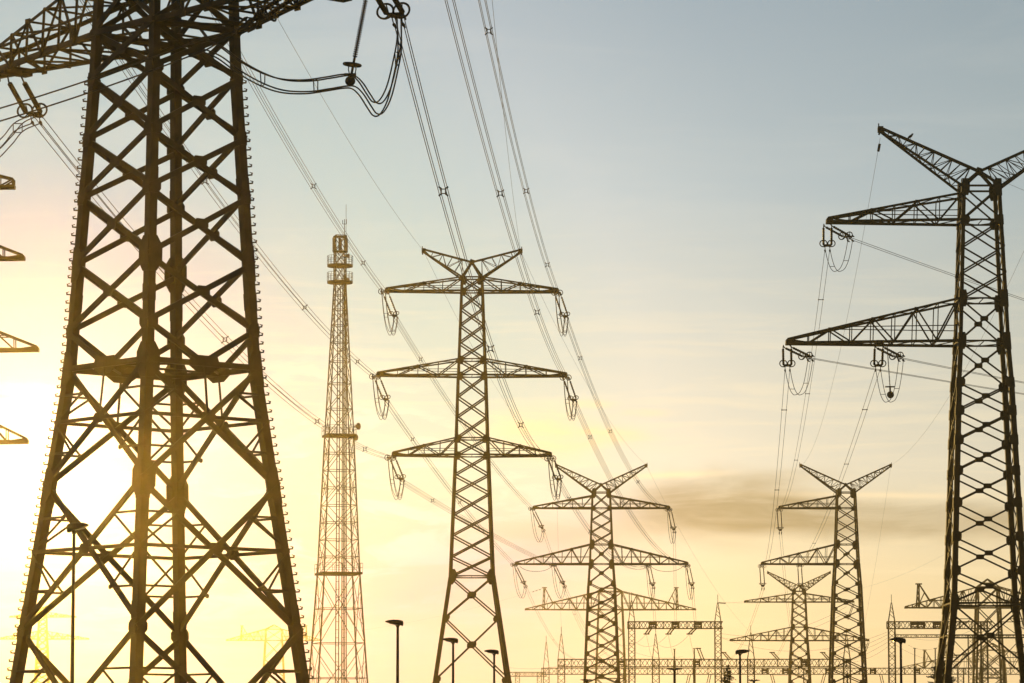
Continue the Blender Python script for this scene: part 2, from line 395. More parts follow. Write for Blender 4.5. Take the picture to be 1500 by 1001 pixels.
for ch in list(tN.children):
    if not ch.name.startswith('leg'): continue
    b = ch.data.vertices[0].co; sx, sy = (1 if b.x > 0 else -1), (1 if b.y > 0 else -1)
    if sx * sy < 0: continue                                    # only the two legs in profile carry steps
    dv = V((sx, sy, 0)).normalized(); rest = MB(); i = 0; z = 3.0; base = None
    def step(m, p, d):
        m.bar(p - d * .04, p + d * .21 + V((0, 0, .02)), .065, .08); m.bar(p + d * .18 + V((0, 0, .0)), p + d * .205 + V((0, 0, .12)), .05, .055); m.bar(p + d * .19 + V((0, 0, .10)), p + d * .09 + V((0, 0, .14)), .035)
    while z < 32.6:
        p = V((sx * (hN(z) - .02), sy * (hN(z) - .02), z))
        if 7.0 < z < 26.2:
            if base is None: m = MB(); step(m, V((0, 0, 0)), dv); o = m.build('climbing_step', STEEL, ch); base = o
            else: o = base.copy(); col.objects.link(o); o.parent = ch
            o.location = p
        else: step(rest, p, dv)
        z += .38
    tag(rest.build('climbing_step', STEEL, ch), kind='stuff')

# the three-armed tower in the middle
DC = 430.0
pC = [(0, 5.7), (11.3, 4.1), (23.1, 2.38), (36.7, 1.83), (45.7, 1.55), (56.8, 1.15)]
zC = [0, 11.6, 18.45, 23.1, 25.3, 27.7, 30.0, 32.4, 34.5, 36.7, 38.6, 41.0, 43.3, 45.7, 47.5, 49.4, 51.4, 53.3, 55.25, 56.8]
SZC = dict(leg=.46, pw=.34, brace=.13, chord=.21, top=.13, web=.10, small=.055, xp=.45)
def CT(name, label, px, d, rz=0.0, arms=None, group='three-armed towers', sz=None, k=1.0):
    f = lambda z: max(0.0, (z - EYE) * k + EYE)
    arms = arms or [dict(zb=36.7, zt=38.6, L=8.9, n=4, ty=.5, tip=.32, flip=True), dict(zb=45.7, zt=47.5, L=10.65, n=4, ty=.5, tip=.32, flip=True), dict(zb=55.25, zt=56.8, L=9.7, n=4, ty=.5, tip=.32, flip=True)]
    arms = [dict(a, zb=f(a['zb']), zt=f(a['zt']), L=a['L'] * k, ty=a['ty'] * k, tip=a['tip'] * k) for a in arms]
    sz = dict(sz or SZC); sz = {q: (v * k if isinstance(v, float) else v) for q, v in sz.items()}
    return tower(name, label, ((px - CX) / FPX * d, d, 0), rz, [(f(z), h * k) for z, h in pC], [f(z) for z in zC], [f(z) for z in (23.1, 36.7, 38.6, 45.7, 47.5, 55.25)],
                 arms, dict(zr=f(56.8), za=f(58.6), x=5.5 * k, z=f(59.9), n=5), sz, group,
                 plates=[(f(z), b) for z, b in ((23.1, True), (36.7, False), (45.7, False), (55.25, False), (56.5, False), (38.6, False), (47.5, False), (11.6, False), (18.45, False))], xplates=(1, 2))
tC = CT('transmission_tower', 'middle tower with three pairs of arms standing beside the telecom mast', 691, DC, rz=R(2))

# two-armed towers: right, far middle, far right, hazy
def profR(s=1.0, dz=0.0): return [(0, 4.6 * s), (9.0 + dz, 3.75 * s), (15.0 + dz, 3.05 * s), (32.5 + dz, 2.35 * s), (36.3 + dz, 2.08 * s), (49.1 + dz, 1.58 * s)]
def levR(dz=0.0): return [0, 9.2 + dz, 15.0 + dz, 17.6 + dz, 20.35 + dz, 23.1 + dz, 25.7 + dz, 28.2 + dz, 30.6 + dz, 32.9 + dz, 36.3 + dz, 39.8 + dz, 41.95 + dz, 44.1 + dz, 46.3 + dz, 49.1 + dz]
SZR = dict(leg=.58, pw=.32, brace=.135, chord=.22, top=.15, web=.10, small=.06, box=True, flat=True, xp=.33)
SZD = dict(leg=.52, pw=.36, brace=.14, chord=.26, top=.17, web=.11, small=.07, xp=.4)
def RT(label, px, d, sides, sz, dz=0.0, s=1.0, group='two-armed towers', rz=0.0, Lu=12.5, Ll=15.9, n=8):
    return tower('transmission_tower', label, ((px - CX) / FPX * d, d, 0), rz, profR(1.0, dz), levR(dz), [15.0 + dz, 36.3 + dz, 39.8 + dz, 46.3 + dz],
                 [dict(zb=36.3 + dz, zt=39.8 + dz, L=Ll, n=n, ty=.45, tip=.3, hang=(8.4,), flip=True), dict(zb=46.3 + dz, zt=48.5 + dz, L=Lu, n=n - 2, ty=.42, tip=.3, flip=True)],
                 dict(zr=49.1 + dz, za=50.5 + dz, x=8.1, z=54.0 + dz, n=11), sz, group,
                 plates=[(49.0 + dz, True), (39.8 + dz, True), (36.3 + dz, True), (46.3 + dz, False), (15.0 + dz, True)] + [(z + dz, False) for z in (17.6, 20.35, 23.1, 25.7, 28.2, 30.6, 32.9)],
                 xplates=(1, 2, 3, 4, 5, 6, 7, 8, 9, 10), sec=(1,), sides=sides)
DR, DD, DE, DF = 312.0, 686.0, 686.0, 1000.0
tR = RT('tall dark tower at the photo edge with arms on one side only, beside a pine', 1442, DR, (-1,), SZR)
tD = RT('hazy tower with two pairs of arms between the middle tower and the gantries', 881, DD, (-1, 1), SZD, 1.8, Lu=12.2, Ll=15.4)
tE = RT('brown one-sided tower with two arms, standing in front of the palest two-armed tower', 1240, DE, (-1,), SZD, 1.8, Lu=12.0, Ll=15.2)
tF = RT('pale two-armed tower half hidden behind the brown one-sided tower', 1170, DF, (-1, 1), dict(SZD, leg=.55, brace=.17, small=.11), -1.4, Lu=14.2, Ll=18.0)
tF.children  # (both pairs of arms reach out past the nearer tower)

# tower whose arm ends reach in at the edge
tK = CT('transmission_tower', 'tower mostly outside the frame, only its arm ends poking in beside the near tower', -105, 385.0 * .55, k=.55,
        arms=[dict(zb=34.4, zt=38.6, L=9.7, n=4, ty=.5, tip=.32, flip=True), dict(zb=43.7, zt=47.6, L=10.65, n=4, ty=.5, tip=.32, flip=True), dict(zb=53.0, zt=56.4, L=9.1, n=4, ty=.5, tip=.32, flip=True), dict(zb=60.3, zt=62.8, L=8.0, n=5, ty=.5, tip=.8, mid=False)], sz=dict(SZC, chord=.3, top=.18, web=.13, small=.09))

# wide flat-armed towers in the haze
def WT(label, px, d, half, zb, ztop, horn, hb, hw0, hw1, rz=0.0, group='wide flat-armed towers'):
    pr = [(0, hw1 * 1.25), (zb * .45, hw1), (zb, hw0), (zb + 3, hw0 * .95)]
    z0 = [0, zb * .22, zb * .42, zb * .58, zb * .72, zb * .86, zb, zb + (ztop - zb) * .7]
    sz = dict(leg=.62, brace=.22, chord=.36, web=.2, small=.13, xp=.5)
    zt = zb + (ztop - zb) * .72
    T = tower('transmission_tower', label, ((px - CX) / FPX * d, d, 0), rz, pr, z0, [zb * .58, zb, zt],
              [dict(zb=zb, zt=zt, L=half, n=10, ty=.5, tip=.3, flip=True)], None, sz, group)
    m = MB(); hh = hw0 * .95
    for cx_, cy_ in CORN: m.bar((cx_ * hh, cy_ * hh, zt), (0, cy_ * .3, ztop), .34)
    for q in (-1, 1): m.bar((-hh, q * hh, zt), (hh, q * hh, zt), .24); m.bar((-hh * .5, q * hh * .6, lerp(zt, ztop, .5)), (hh * .5, q * hh * .6, lerp(zt, ztop, .5)), .18)
    m.build('peak_frame', STEEL, T)
    for s_ in (-1, 1):
        m = MB(); x = s_ * horn; tt = (horn - hw0) / (half - hw0); zc = lerp(zt, zb, tt); yy = lerp(hw0, .5, tt)
        for q in (-1, 1):
            m.bar((x, q * yy, zb), (x - s_ * .1, q * .25, hb), .24); m.bar((x + s_ * .7, q * yy, zb), (x + s_ * .3, q * .25, hb), .2)
            m.bar((x - s_ * 3.1, q * yy, zc + .6), (x - s_ * .1, q * .25, hb), .24)
            for k in range(4): m.bar(lerp(V((x, q * yy, zb)), V((x, q * .25, hb)), k / 4), lerp(V((x + s_ * .7, q * yy, zb)), V((x + s_ * .3, q * .25, hb)), (k + 1) / 4), .12)
            m.bar((x - s_ * 1.5, q * yy * .7, lerp(zc, hb, .55)), (x, q * yy * .7, zb + 1), .14)
        m.bar((x - .9, 0, hb), (x + .9, 0, hb), .3)
        m.build('earth_wire_horn', STEEL, T)
    return T
tG = WT('wide flat-armed tower in golden haze right behind the two-armed tower', 894, 1400, 31, 59.4, 68.5, 24, 67.4, 4.4, 5.6)
tH = WT('wide flat-armed tower seen through the legs of the dark one-sided tower', 1446, 1050, 22.6, 45.5, 53.3, 18.8, 52.0, 3.0, 4.0)
tJ = WT('faint wide-armed tower low behind the foot of the telecom mast', 402, 2100, 26, 71.5, 80, 17.5, 79.5, 4.6, 6.6)
tI = RT('faintest tower, behind the sunlit leg of the near tower', 64, 1750, (-1, 1), dict(SZD, leg=.7, brace=.26, chord=.42, web=.24, small=.17), 24.2, Lu=15, Ll=21)
tL = WT('palest wide-armed tower low behind the flat-armed tower at the frame edge', 1452, 1700, 41, 46, 57, 30, 54, 5, 6)

# ------------------------------------------------------------------ telecom mast
DM = 480.0; MX = (496 - CX) / FPX * DM
M_ = empty('telecom_mast', (MX, DM, 0), 'slender lattice telecom mast with two round platforms and antennas on top', 'mast', None, R(14))
pm = prof([(0, 4.2), (12.4, 3.1), (25.9, 2.25), (43.2, 1.55), (62, .66), (68.6, .66)])
def mc(k, z): h = pm(z); return V((CORN[k % 4][0] * h, CORN[k % 4][1] * h, z))
mz = [0, 8.6, 17.3, 25.9, 30.2, 34.5, 38.9, 43.2, 46.6, 49.8, 52.6, 55, 57.2, 59.2, 61, 62.8, 64.9, 66.6, 68.6]
for k in range(4):
    m = MB()
    for z0, z1 in zip([0, 12.4, 25.9, 43.2, 62], [12.4, 25.9, 43.2, 62, 68.6]): m.tube([mc(k, z0), mc(k, z1)], .115 - .0008 * z0, 6)
    m.build('leg', STEEL2, M_)
    m = MB()
    for i, (z0, z1) in enumerate(zip(mz, mz[1:])):
        m.bar(mc(k, z0), mc(k + 1, z1), .065); m.bar(mc(k + 1, z0), mc(k, z1), .065)
        if z1 < 44:
            zm = (z0 + z1) / 2; m.bar(mc(k, zm), mc(k + 1, zm), .07)
            for q in (.25, .75): za = lerp(z0, z1, q); m.bar(mc(k, za), lerp(mc(k, zm), mc(k + 1, zm), .25), .045); m.bar(mc(k + 1, za), lerp(mc(k + 1, zm), mc(k, zm), .25), .045)
        m.bar(mc(k, z1), mc(k + 1, z1), .07)
    m.build('face_bracing', STEEL2, M_)
def ring_pts(r, z, n=20): return [V((r * math.cos(2 * math.pi * i / n), r * math.sin(2 * math.pi * i / n), z)) for i in range(n)]
def platform(z, r, sq=False):
    m = MB()
    pts = ring_pts(r, z) if not sq else [V((a * r, b * r, z)) for a, b in CORN]
    m.prism([p + V((0, 0, -.28)) for p in pts], pts); o = m.build('platform', STEEL2, M_)
    rl = MB(); n = len(pts)
    P2 = pts if not sq else [lerp(pts[i], pts[(i + 1) % 4], j / 4) for i in range(4) for j in range(4)]
    for h in (.55, 1.1): rl.tube([p + V((0, 0, h)) for p in P2], .022, 4, True)
    for p in P2: rl.bar(p, p + V((0, 0, 1.1)), .032)
    rl.build('guard_rail', STEEL2, o)
platform(64.9, 1.62); platform(62.8, 1.62)
platform(43.4, 1.85, True); platform(26.1, 2.55, True)
m = MB()
for z in range(5, 62, 2): m.bar((.35, -.32, z), (.75, -.32, z), .06); m.bar((.35, -.32, z + 1), (.75, -.32, z + 1), .06)
for x in (.3, .45, .6, .75): m.bar((x * 1.4, -.3, 2), (x, -.3, 63.5), .085)
m.build('cable_ladder', STEEL2, M_)
m = MB(); m.bar((-.3, .2, 1), (-.2, .2, 62), .09); m.bar((.1, .2, 1), (.1, .2, 62), .09)
for z in range(1, 61): m.bar((-.28, .2, z), (.1, .2, z), .05)
m.build('ladder', STEEL2, M_)
for a in range(6):                                              # panel antennas round the head
    t = 2 * math.pi * a / 6 + .25; d = V((math.cos(t), math.sin(t), 0)); m = MB()
    m.bar(d * .92 + V((0, 0, 66.5)), d * .92 + V((0, 0, 68.3)), .3, .18, d.cross(V((0, 0, 1)))); m.bar(d * .6 + V((0, 0, 67.9)), d * .9 + V((0, 0, 67.9)), .07); m.bar(d * .6 + V((0, 0, 66.9)), d * .9 + V((0, 0, 66.9)), .07)
    m.build('panel_antenna', DISH, M_)
m = MB(); m.tube(ring_pts(.85, 68.45), .06, 5, True); m.tube(ring_pts(.85, 66.5), .06, 5, True)
for a, b in CORN: m.bar((a * .85, b * .1, 68.45), (-a * .85, -b * .1, 68.45), .07)
m.build('antenna_ring', STEEL2, M_)
def dish(x, y, z, r, face):
    m = MB(); n = V(face).normalized(); c0 = V((x, y, z)); u = n.cross(V((0, 0, 1))); v = u.cross(n)
    def rg(rr, o): return [c0 + n * o + (u * math.cos(2 * math.pi * i / 14) + v * math.sin(2 * math.pi * i / 14)) * rr for i in range(14)]
    m.prism(rg(r * .55, -.22), rg(r, 0)); m.prism(rg(r, .004), rg(r * .98, .14)); m.bar(c0 - n * .2, c0 - n * .75 + V((0, 0, -.1)), .12); m.build('dish_antenna', DISH, M_, smooth=False)
dish(.95, -.4, 66.0, .3, (1, -.5, 0)); dish(2.15, -1.2, 44.4, .45, (.7, -.7, .0)); dish(1.75, -1.3, 43.0, .45, (.5, -.85, 0)); dish(.75, -.9, 62.9, .28, (.3, -1, 0))
m = MB(); m.bar((.75, 0, 68.5), (.75, 0, 72.6), .035); m.bar((.55, 0, 68.5), (.55, .0, 70.7), .06); m.bar((.3, 0, 70.1), (.8, 0, 70.1), .05); m.bar((.3, 0, 70.1), (.3, 0, 70.6), .05); m.bar((.8, 0, 70.1), (.8, 0, 70.7), .05)
m.build('whip_antenna', STEEL2, M_)

# ------------------------------------------------------------------ insulators, conductors, jumpers
def rod_rings(m, a, b, r0, r1, n):
    a, b = V(a), V(b); pts = []; tp = []
    for i in range(n):
        for o, rr in ((.08, r0), (.32, r0), (.38, r1), (.5, r1 * .9), (.6, r0)): pts.append(lerp(a, b, (i + o) / n)); tp.append(rr)
    m.tube(pts, r0, 8, taper=tp)
def circle(c0, u, v, r, n=18): return [V(c0) + (V(u) * math.cos(2 * math.pi * i / n) + V(v) * math.sin(2 * math.pi * i / n)) * r for i in range(n)]
def proto_string(name, L, sheds, rr, gap, ring_r, tube):
    """tension string along local +x: two rods, a ring round each live end, yoke, clamps"""
    o = empty(name, (0, 0, 0), 'x', 'insulator')
    for s in (-1, 1):
        m = MB(); rod_rings(m, (.45, s * gap, 0), (L - .75, s * gap, 0), rr * .76, rr, sheds); m.build('insulator_rod', PORC, o, smooth=True)
        m = MB(); c0 = (L - .95, s * gap, 0); m.tube(circle(c0, (0, 1, 0), (0, 0, 1), ring_r), tube, 6, True); m.bar((L - .95, s * gap, -ring_r), (L - .6, s * gap * .8, 0), tube); m.bar((L - .95, s * gap, ring_r), (L - .6, s * gap * .8, 0), tube)
        m.build('grading_ring', FIT, o)
    m = MB(); m.prism([V((L - .75, -gap - .08, -.03)), V((L - .75, gap + .08, -.03)), V((L - .35, gap * .7, -.03)), V((L - .35, -gap * .7, -.03))], [V((L - .75, -gap - .08, .03)), V((L - .75, gap + .08, .03)), V((L - .35, gap * .7, .03)), V((L - .35, -gap * .7, .03))])
    m2 = m; m2.build('yoke_plate', FIT, o); m = MB()
    for s in (-1, 1): m = MB(); m.bar((-.12, s * gap * .9, .1), (.2, s * gap, 0), .07); m.bar((.18, s * gap, 0), (.5, s * gap, 0), .06); m.build('link', FIT, o)
    for sy in (-1, 1):
        for sz_ in (-1, 1):
            m = MB(); m.bar((L - .4, sy * gap * .6, 0), (L - .12, sy * .2, sz_ * .2), .05); m.tube([(L - .18, sy * .2, sz_ * .2), (L - .05, sy * .2, sz_ * .2), (L + .28, sy * .2, sz_ * .2)], .07, 6, taper=[.03, .085, .04]); m.build('dead_end_clamp', FIT, o)
    return o
LI = 4.4
protoN = proto_string('insulator_string', LI, 24, .13, .36, .36, .05)
protoF = proto_string('insulator_string', LI, 9, .11, .33, .30, .045)
used = set()
def string(proto, A, d, label, group):
    o = proto if proto not in used else copy_tree(proto); used.add(proto)
    d = d.normalized(); y = V((0, 0, 1)).cross(d).normalized(); z = d.cross(y)
    o.matrix_world = Matrix((( d.x, y.x, z.x, A.x), (d.y, y.y, z.y, A.y), (d.z, y.z, z.z, A.z), (0, 0, 0, 1)))
    tag(o, label, 'insulator', group); return A + d * LI
sp = MB(); sp2 = MB()                                           # spacers, in the y-z plane
for s in (-1, 1):
    sp.bar((0, s * .12, -.16), (0, s * .12, .16), .055)
    for q in (-1, 1): sp.bar((0, s * .25, q * .235), (0, s * .11, q * .15), .06); sp.bar((-.09, s * .22, q * .225), (.09, s * .22, q * .225), .07)
    sp2.bar((-.08, s * .2, 0), (.08, s * .2, 0), .1)
sp.bar((0, -.12, -.12), (0, .12, -.12), .04); sp.bar((0, -.12, .12), (0, .12, .12), .04); sp2.bar((0, -.2, 0), (0, .2, 0), .05)
SPA = {}
def para(A, B, sag): return lambda t: lerp(A, B, t) - V((0, 0, 4 * sag * t * (1 - t)))
def fit_sag(A, B, at):
    """sag (m) of the span A-B that passes photo point `at`"""
    lo, hi = 0.0, 25.0
    for _ in range(40):
        s = (lo + hi) / 2; f = para(A, B, s); best = None
        pts = [proj(f(k / 200)) for k in range(201)]
        best = min(pts, key=lambda q: abs(q[0] - at[0]) if abs(A.x - B.x) > 0 and at[2] == 'x' else abs(q[1] - at[1]))
        dlt = (best[1] - at[1]) if at[2] == 'x' else None
        if dlt < 0: lo = s
        else: hi = s
    return (lo + hi) / 2
def span(label, A, B, sag=None, fit=None, n=4, insA=None, insB=None, spacers=(), r=.021, group='conductor bundles', gap=.2, mat=None, sptype=True):
    """a bundle of n conductors from A to B; insA / insB = (proto, label, group) for the strings at the ends. Returns the bundle's end points"""
    ln = (B - A).length
    if fit: sag = fit_sag(A, B, (fit[0], fit[1], 'x'))
    if sag is None: sag = ln * ln / 22000
    f = para(A, B, sag); ta, tb = 0.0, 1.0; eA, eB = A, B
    if insA:
        ta = LI / ln
        if len(insA) > 3:                                       # a string with a hang of its own; the wires leave from its end
            eA = string(insA[0], A, V(insA[3]), insA[1], insA[2]); ta = 0.0
            if fit: sag = fit_sag(eA, B, (fit[0], fit[1], 'x'))
            f = para(eA, B, sag)
        else: eA = string(insA[0], A, f(ta) - A, insA[1], insA[2])
    if insB:
        tb = 1 - LI / ln; eB = string(insB[0], B, f(tb) - B, insB[1], insB[2])
    T = empty('conductor_bundle', eA, label, 'power line', group); T.empty_display_size = .2
    d = (B - A); d.z = 0; d.normalize(); sd = V((-d.y, d.x, 0)); up = V((0, 0, 1))
    offs = {4: [(-1, -1), (1, -1), (1, 1), (-1, 1)], 2: [(-1, 0), (1, 0)], 3: [(-1, -.6), (1, -.6), (0, 1)], 1: [(0, 0)]}[n]
    K = 44
    for a, b in offs:
        m = MB(); pts = [eA if k == 0 else eB if k == K else f(lerp(ta, tb, k / K)) for k in range(K + 1)]
        m.tube([p + sd * a * gap + up * b * gap for p in pts], r, 5); m.build('conductor', mat or WIRE, T, eA, True)
    if n > 1:
        for t in spacers:
            if t > 1:                                            # given as a photo row
                t = min((abs(proj(f(k / 300))[1] - t), k / 300) for k in range(301))[1]
            p = f(t); q = (f(t + .002) - f(t - .002)).normalized(); y = up.cross(q).normalized(); z = q.cross(y)
            if (n > 2) not in SPA: SPA[n > 2] = o = (sp if n > 2 else sp2).build('spacer', FIT, T)
            else: o = SPA[n > 2].copy(); col.objects.link(o); o.parent = T
            o.matrix_local = Matrix(((q.x, y.x, z.x, p.x - eA.x), (q.y, y.y, z.y, p.y - eA.y), (q.z, y.z, z.z, p.z - eA.z), (0, 0, 0, 1)))
    return eA, eB
def wire(label, A, B, sag=None, fit=None, r=.014, group='earth wires', dampers=()):
    ln = (B - A).length
    if fit: sag = fit_sag(A, B, (fit[0], fit[1], 'x'))
    if sag is None: sag = ln * ln / 30000
    f = para(A, B, sag)
    T = empty('earth_wire', A, label, 'earth wire', group); m = MB(); m.tube([f(k / 40) for k in range(41)], r, 5); m.build('strand', WIRE, T, A, True)
    for dm in dampers:
        t = dm / ln if dm > 0 else 1 + dm / ln; p = f(t); q = (f(t + .002) - p).normalized(); m = MB()
        m.bar(p - q * .35 + V((0, 0, -.18)), p + q * .35 + V((0, 0, -.18)), .04); m.bar(p, p - V((0, 0, .18)), .05)
        for s in (-1, 1): m.bar(p + q * s * .2 + V((0, 0, -.2)), p + q * s * .5 + V((0, 0, -.2)), .2)
        m.build('vibration_damper', FIT, T, A)
def spline(pts, n=10):
    pts = [V(p) for p in pts]; q = [pts[0] * 2 - pts[1]] + pts + [pts[-1] * 2 - pts[-2]]; out = []
    for i in range(1, len(q) - 2):
        a, b, c, d = q[i - 1:i + 3]
        for k in range(n):
            t = k / n; out.append(.5 * ((2 * b) + (c - a) * t + (2 * a - 5 * b + 4 * c - d) * t * t + (3 * b - a - 3 * c + d) * t ** 3))
    return out + [pts[-1]]
def jumper(label, pts, offs, r=.028, group='jumper loops', ties=()):
    pts = spline(pts); A = pts[0]; T = empty('jumper_loop', A, label, 'jumper cable', group)
    d = pts[-1] - A; d.z = 0
    for k, (ax, ay, az_) in enumerate(offs):
        m = MB(); m.tube([p + V((ax, ay, az_)) for p in pts], r, 6); m.build('cable', CABLE, T, A, True)
    for i in ties:
        p = pts[int(i * (len(pts) - 1))]; m = MB(); O = [V(o) for o in offs]
        for a in range(len(O)):
            m.bar(p + O[a] * 1.06, p + O[(a + 1) % len(O)] * 1.06, .035)
        m.build('spacer', FIT, T, A)
def loop(label, a, b, drop, offs, **k):
    jumper(label, [a] + [lerp(a, b, t) - V((0, 0, drop * (1 - abs(2 * t - 1) ** 2.6))) for t in (.08, .2, .35, .5, .65, .8, .92)] + [b], offs, **k)
Q4 = [(-.2, 0, -.2), (.2, 0, -.2), (.2, 0, .2), (-.2, 0, .2)]
Q2 = [(-.2, 0, 0), (.2, 0, 0)]
def tip(T, x, z, dz=-.3): return local(T, (x, 0, z + dz))

# near tower -> middle tower
nG, cG, dG = 'strings on the near tower', 'strings on the middle tower', 'strings on the hazy two-armed tower'
def insN(l, *d): return (protoN, l, nG, *d)
def insF(l, g, *d): return (protoF, l, g, *d)
tN_ll = tip(tN, -12.0, 34.4); tN_ml = tip(tN, -13, 44); tN_tl = tip(tN, -9.7, 53)
tN_lr = tip(tN, 14.6, 35.3); tN_mr = tip(tN, 16, 44); tN_tr = tip(tN, 16, 53)
cL = [tip(tC, -9.7, 55.25), tip(tC, -10.65, 45.7), tip(tC, -8.9, 36.7)]; cR = [tip(tC, 9.7, 55.25), tip(tC, 10.65, 45.7), tip(tC, 8.9, 36.7)]
lvl = ['top', 'middle', 'bottom']
ends_cam = {}
srcL = [(tN_tl, (458, 272), (272, 385)), (tN_ml, (448, 452), (450, 530, 264)), (tN_ll, (465, 617), (498, 617, 658))]
srcR = [(tN_tr, (771, 280), (47, 280, 388, 525)), (tN_mr, (733, 282), (282, 457)), (tN_lr, (718, 510), (280, 510, 623))]
for i in range(3):
    A, ft, s_ = srcL[i]
    eA, eB = span(f'wire bundle sweeping down to the {lvl[i]} arm of the middle tower, mast side', A, cL[i], fit=ft, insA=insN('thick twin insulator rods hanging from the near tower\'s arm at the left edge', (.5, 3.95, -1.1)) if i == 2 else None,
         insB=insF(f'insulator pointing at us from middle tower\'s {lvl[i]} arm tip, mast side', cG), spacers=s_)
    ends_cam['L', i] = eB
    if i == 2: yokeL = eA
    A, ft, s_ = srcR[i]
    eA, eB = span(f'wire bundle dropping from the frame\'s top to middle tower\'s {lvl[i]} arm, gantry side', A, cR[i], fit=ft, insA=insN('twin insulator rods with rings at the top of the frame above the drooping jumper', (1.0, 3.9, -1.15)) if i == 2 else None,
         insB=insF(f'insulator pointing at us from middle tower\'s {lvl[i]} arm tip, gantry side', cG), spacers=s_)
    ends_cam['R', i] = eB
    if i == 2: yokeR = eA
# middle tower -> hazy two-armed tower
dL = [tip(tD, -12.2, 48.1), tip(tD, -15.4, 38.1), tip(tD, -8.4, 38.1)]; dR = [tip(tD, 12.2, 48.1), tip(tD, 15.4, 38.1), tip(tD, 8.4, 38.1)]
nm = ['upper arm tip', 'lower arm tip', 'lower arm middle']
fL = [(643, 568), (604, 643), (633, 733)]; fR = [(894, 632), (912, 734), (833, 731)]
sL = [(527, 643), (643, 736), (733,)]; sR = [(524, 632, 706), (640, 734), (731, 779)]
dend = {}
for i in range(3):
    for s_, cc, dd, ff, spn, w_, w2 in (('L', cL, dL, fL, sL, 'mast side', 'facing the middle tower'), ('R', cR, dR, fR, sR, 'gantry side', 'away from the middle tower')):
        eA, eB = span(f'hazy wire bundle from middle tower\'s {lvl[i]} arm to hazy tower\'s {nm[i]}, {w_}', cc[i], dd[i], fit=ff[i], insA=insF(f'slanting twin insulator under the {lvl[i]} arm tip of the middle tower, {w_}', cG, (.95, 3.4, -2.3)),
                      insB=insF(f'insulator pointing at us, hazy tower\'s {nm[i]}, {w2}', dG), spacers=spn[i], r=.024)
        loop(f'hanging jumper cables below middle tower\'s {lvl[i]} arm tip, {w_}', ends_cam[s_, i], eA, 2.9, Q4, r=.033, ties=(.25, .75))
        dend[s_, i] = eB
# near tower: jumper on its right arm, with weight and suspension string
print('yokeR', proj(yokeR), yokeR, 'yokeL', proj(yokeL))
J = [P(300, 66, 160.5), P(322, 76, 160.6), P(352, 98, 160.8), P(385, 116, 161), P(415, 125.5, 161), P(450, 127, 160.6), P(480, 123, 160.2), P(505, 119, 159.8), P(518, 120, 159.5), P(529, 130, 159), P(540, 147, 158.6), P(549, 159, 158.4), P(559, 157, 158.8), P(570, 136, 159.6), P(579, 100, 160.4), P(585, 66, 161), yokeR]
jumper('drooping jumper cables with a round weight beside the near tower\'s top', J, [(-.07, .2, -.27), (.09, -.2, -.25), (.07, .2, .27), (-.09, -.2, .25)], r=.034, ties=(.19, .34, .9))
m0 = P(513, 119, 159.6); top = P(538, -12, 157.6)
S_ = empty('suspension_insulator', top, 'thin ribbed hanging insulator with a round weight holding up the drooping jumper', 'insulator', nG)
m = MB(); dvec = (m0 - top); a0 = top; a1 = top + dvec * .735; rod_rings(m, a0, a1, .035, .115, 30); m.build('insulator_rod', PORC, S_, top, True)
m = MB(); q = P(516, 95, 159.2); m.tube(circle(q, (1, 0, -.12), (0, 1, 0), .36), .05, 6, True); m.bar(q - V((.36, 0, -.045)), q + V((.36, 0, -.045)), .06); m.build('grading_ring', FIT, S_, top)
m = MB()
for s in (-1, 1): m.tube([q + V((s * .14, 0, 0)), q + V((s * .16, 0, -.2)), q + V((s * .12, 0, -.38)), q + V((0, 0, -.4))], .025, 5)
m.bar(a1, m0, .09); m.bar(m0 + V((-.25, 0, .28)), m0 + V((.25, 0, .28)), .09); m.build('hanger', FIT, S_, top)
m = MB(); rings_ = [(.0, -.16), (.12, -.15), (.2, -.09), (.22, 0), (.2, .09), (.12, .15), (0, .16)]
prev = None
for (r0, x0), (r1, x1) in zip(rings_, rings_[1:]):
    m.prism(circle(m0 + V((0, x0, 0)), (1, 0, 0), (0, 0, 1), max(r0, .01), 16), circle(m0 + V((0, x1, 0)), (1, 0, 0), (0, 0, 1), max(r1, .01), 16), False)
m.build('weight', FIT, S_, top, True)
# conductors that pass in front of the near tower, with their string to the right arm
for k, (py0, py1, w_) in enumerate(((57, 158, 'upper'), (75.5, 177, 'lower'))):
    A = P(296, py0, 160.3); B = P(-260, py1 + 68, 158)
    T = empty('conductor', A, f'{w_} of the two thick wires crossing in front of the near tower', 'power line', 'wires crossing the near tower')
    m = MB(); f = para(A, B, .35); pts = [f(i / 24) for i in range(25)]; m.tube(pts, .034, 6); m.build('cable', CABLE, T, A, True)
    m = MB(); d = (f(.02) - A).normalized(); m.tube([A - d * .2, A - d * .1, A + d * .5, A + d * .6], .06, 6, taper=[.03, .07, .07, .04]); m.build('dead_end_clamp', FIT, T, A)
A = P(470, -38, 158.3); d = P(350, 43, 160) - A
o = copy_tree(protoN); used.add(o); dn = d.normalized(); y = V((0, 0, 1)).cross(dn).normalized(); z = dn.cross(y); A2 = P(390, 18, 159.5) - dn * 3.45
o.matrix_world = Matrix(((dn.x, y.x, z.x, A2.x), (dn.y, y.y, z.y, A2.y), (dn.z, y.z, z.z, A2.z), (0, 0, 0, 1)))
tag(o, 'ribbed insulator with rings along the underside of the near tower\'s right arm', 'insulator', nG)
T = empty('link_rod', P(385, 22, 159.6), 'paired link rods joining the ribbed insulator to the near tower\'s leg', 'line fitting')
m = MB(); m.bar(P(382, 22, 159.6), P(346, 45, 160), .055); m.bar(P(380, 26, 159.6), P(346, 48, 160), .05); m.bar(P(346, 42, 160), P(344, 50, 160), .14); m.bar(P(346, 46, 160), P(298, 57, 160.3), .05); m.bar(P(346, 48, 160), P(299, 75, 160.3), .05)
m.build('rod', FIT, T, T.location)
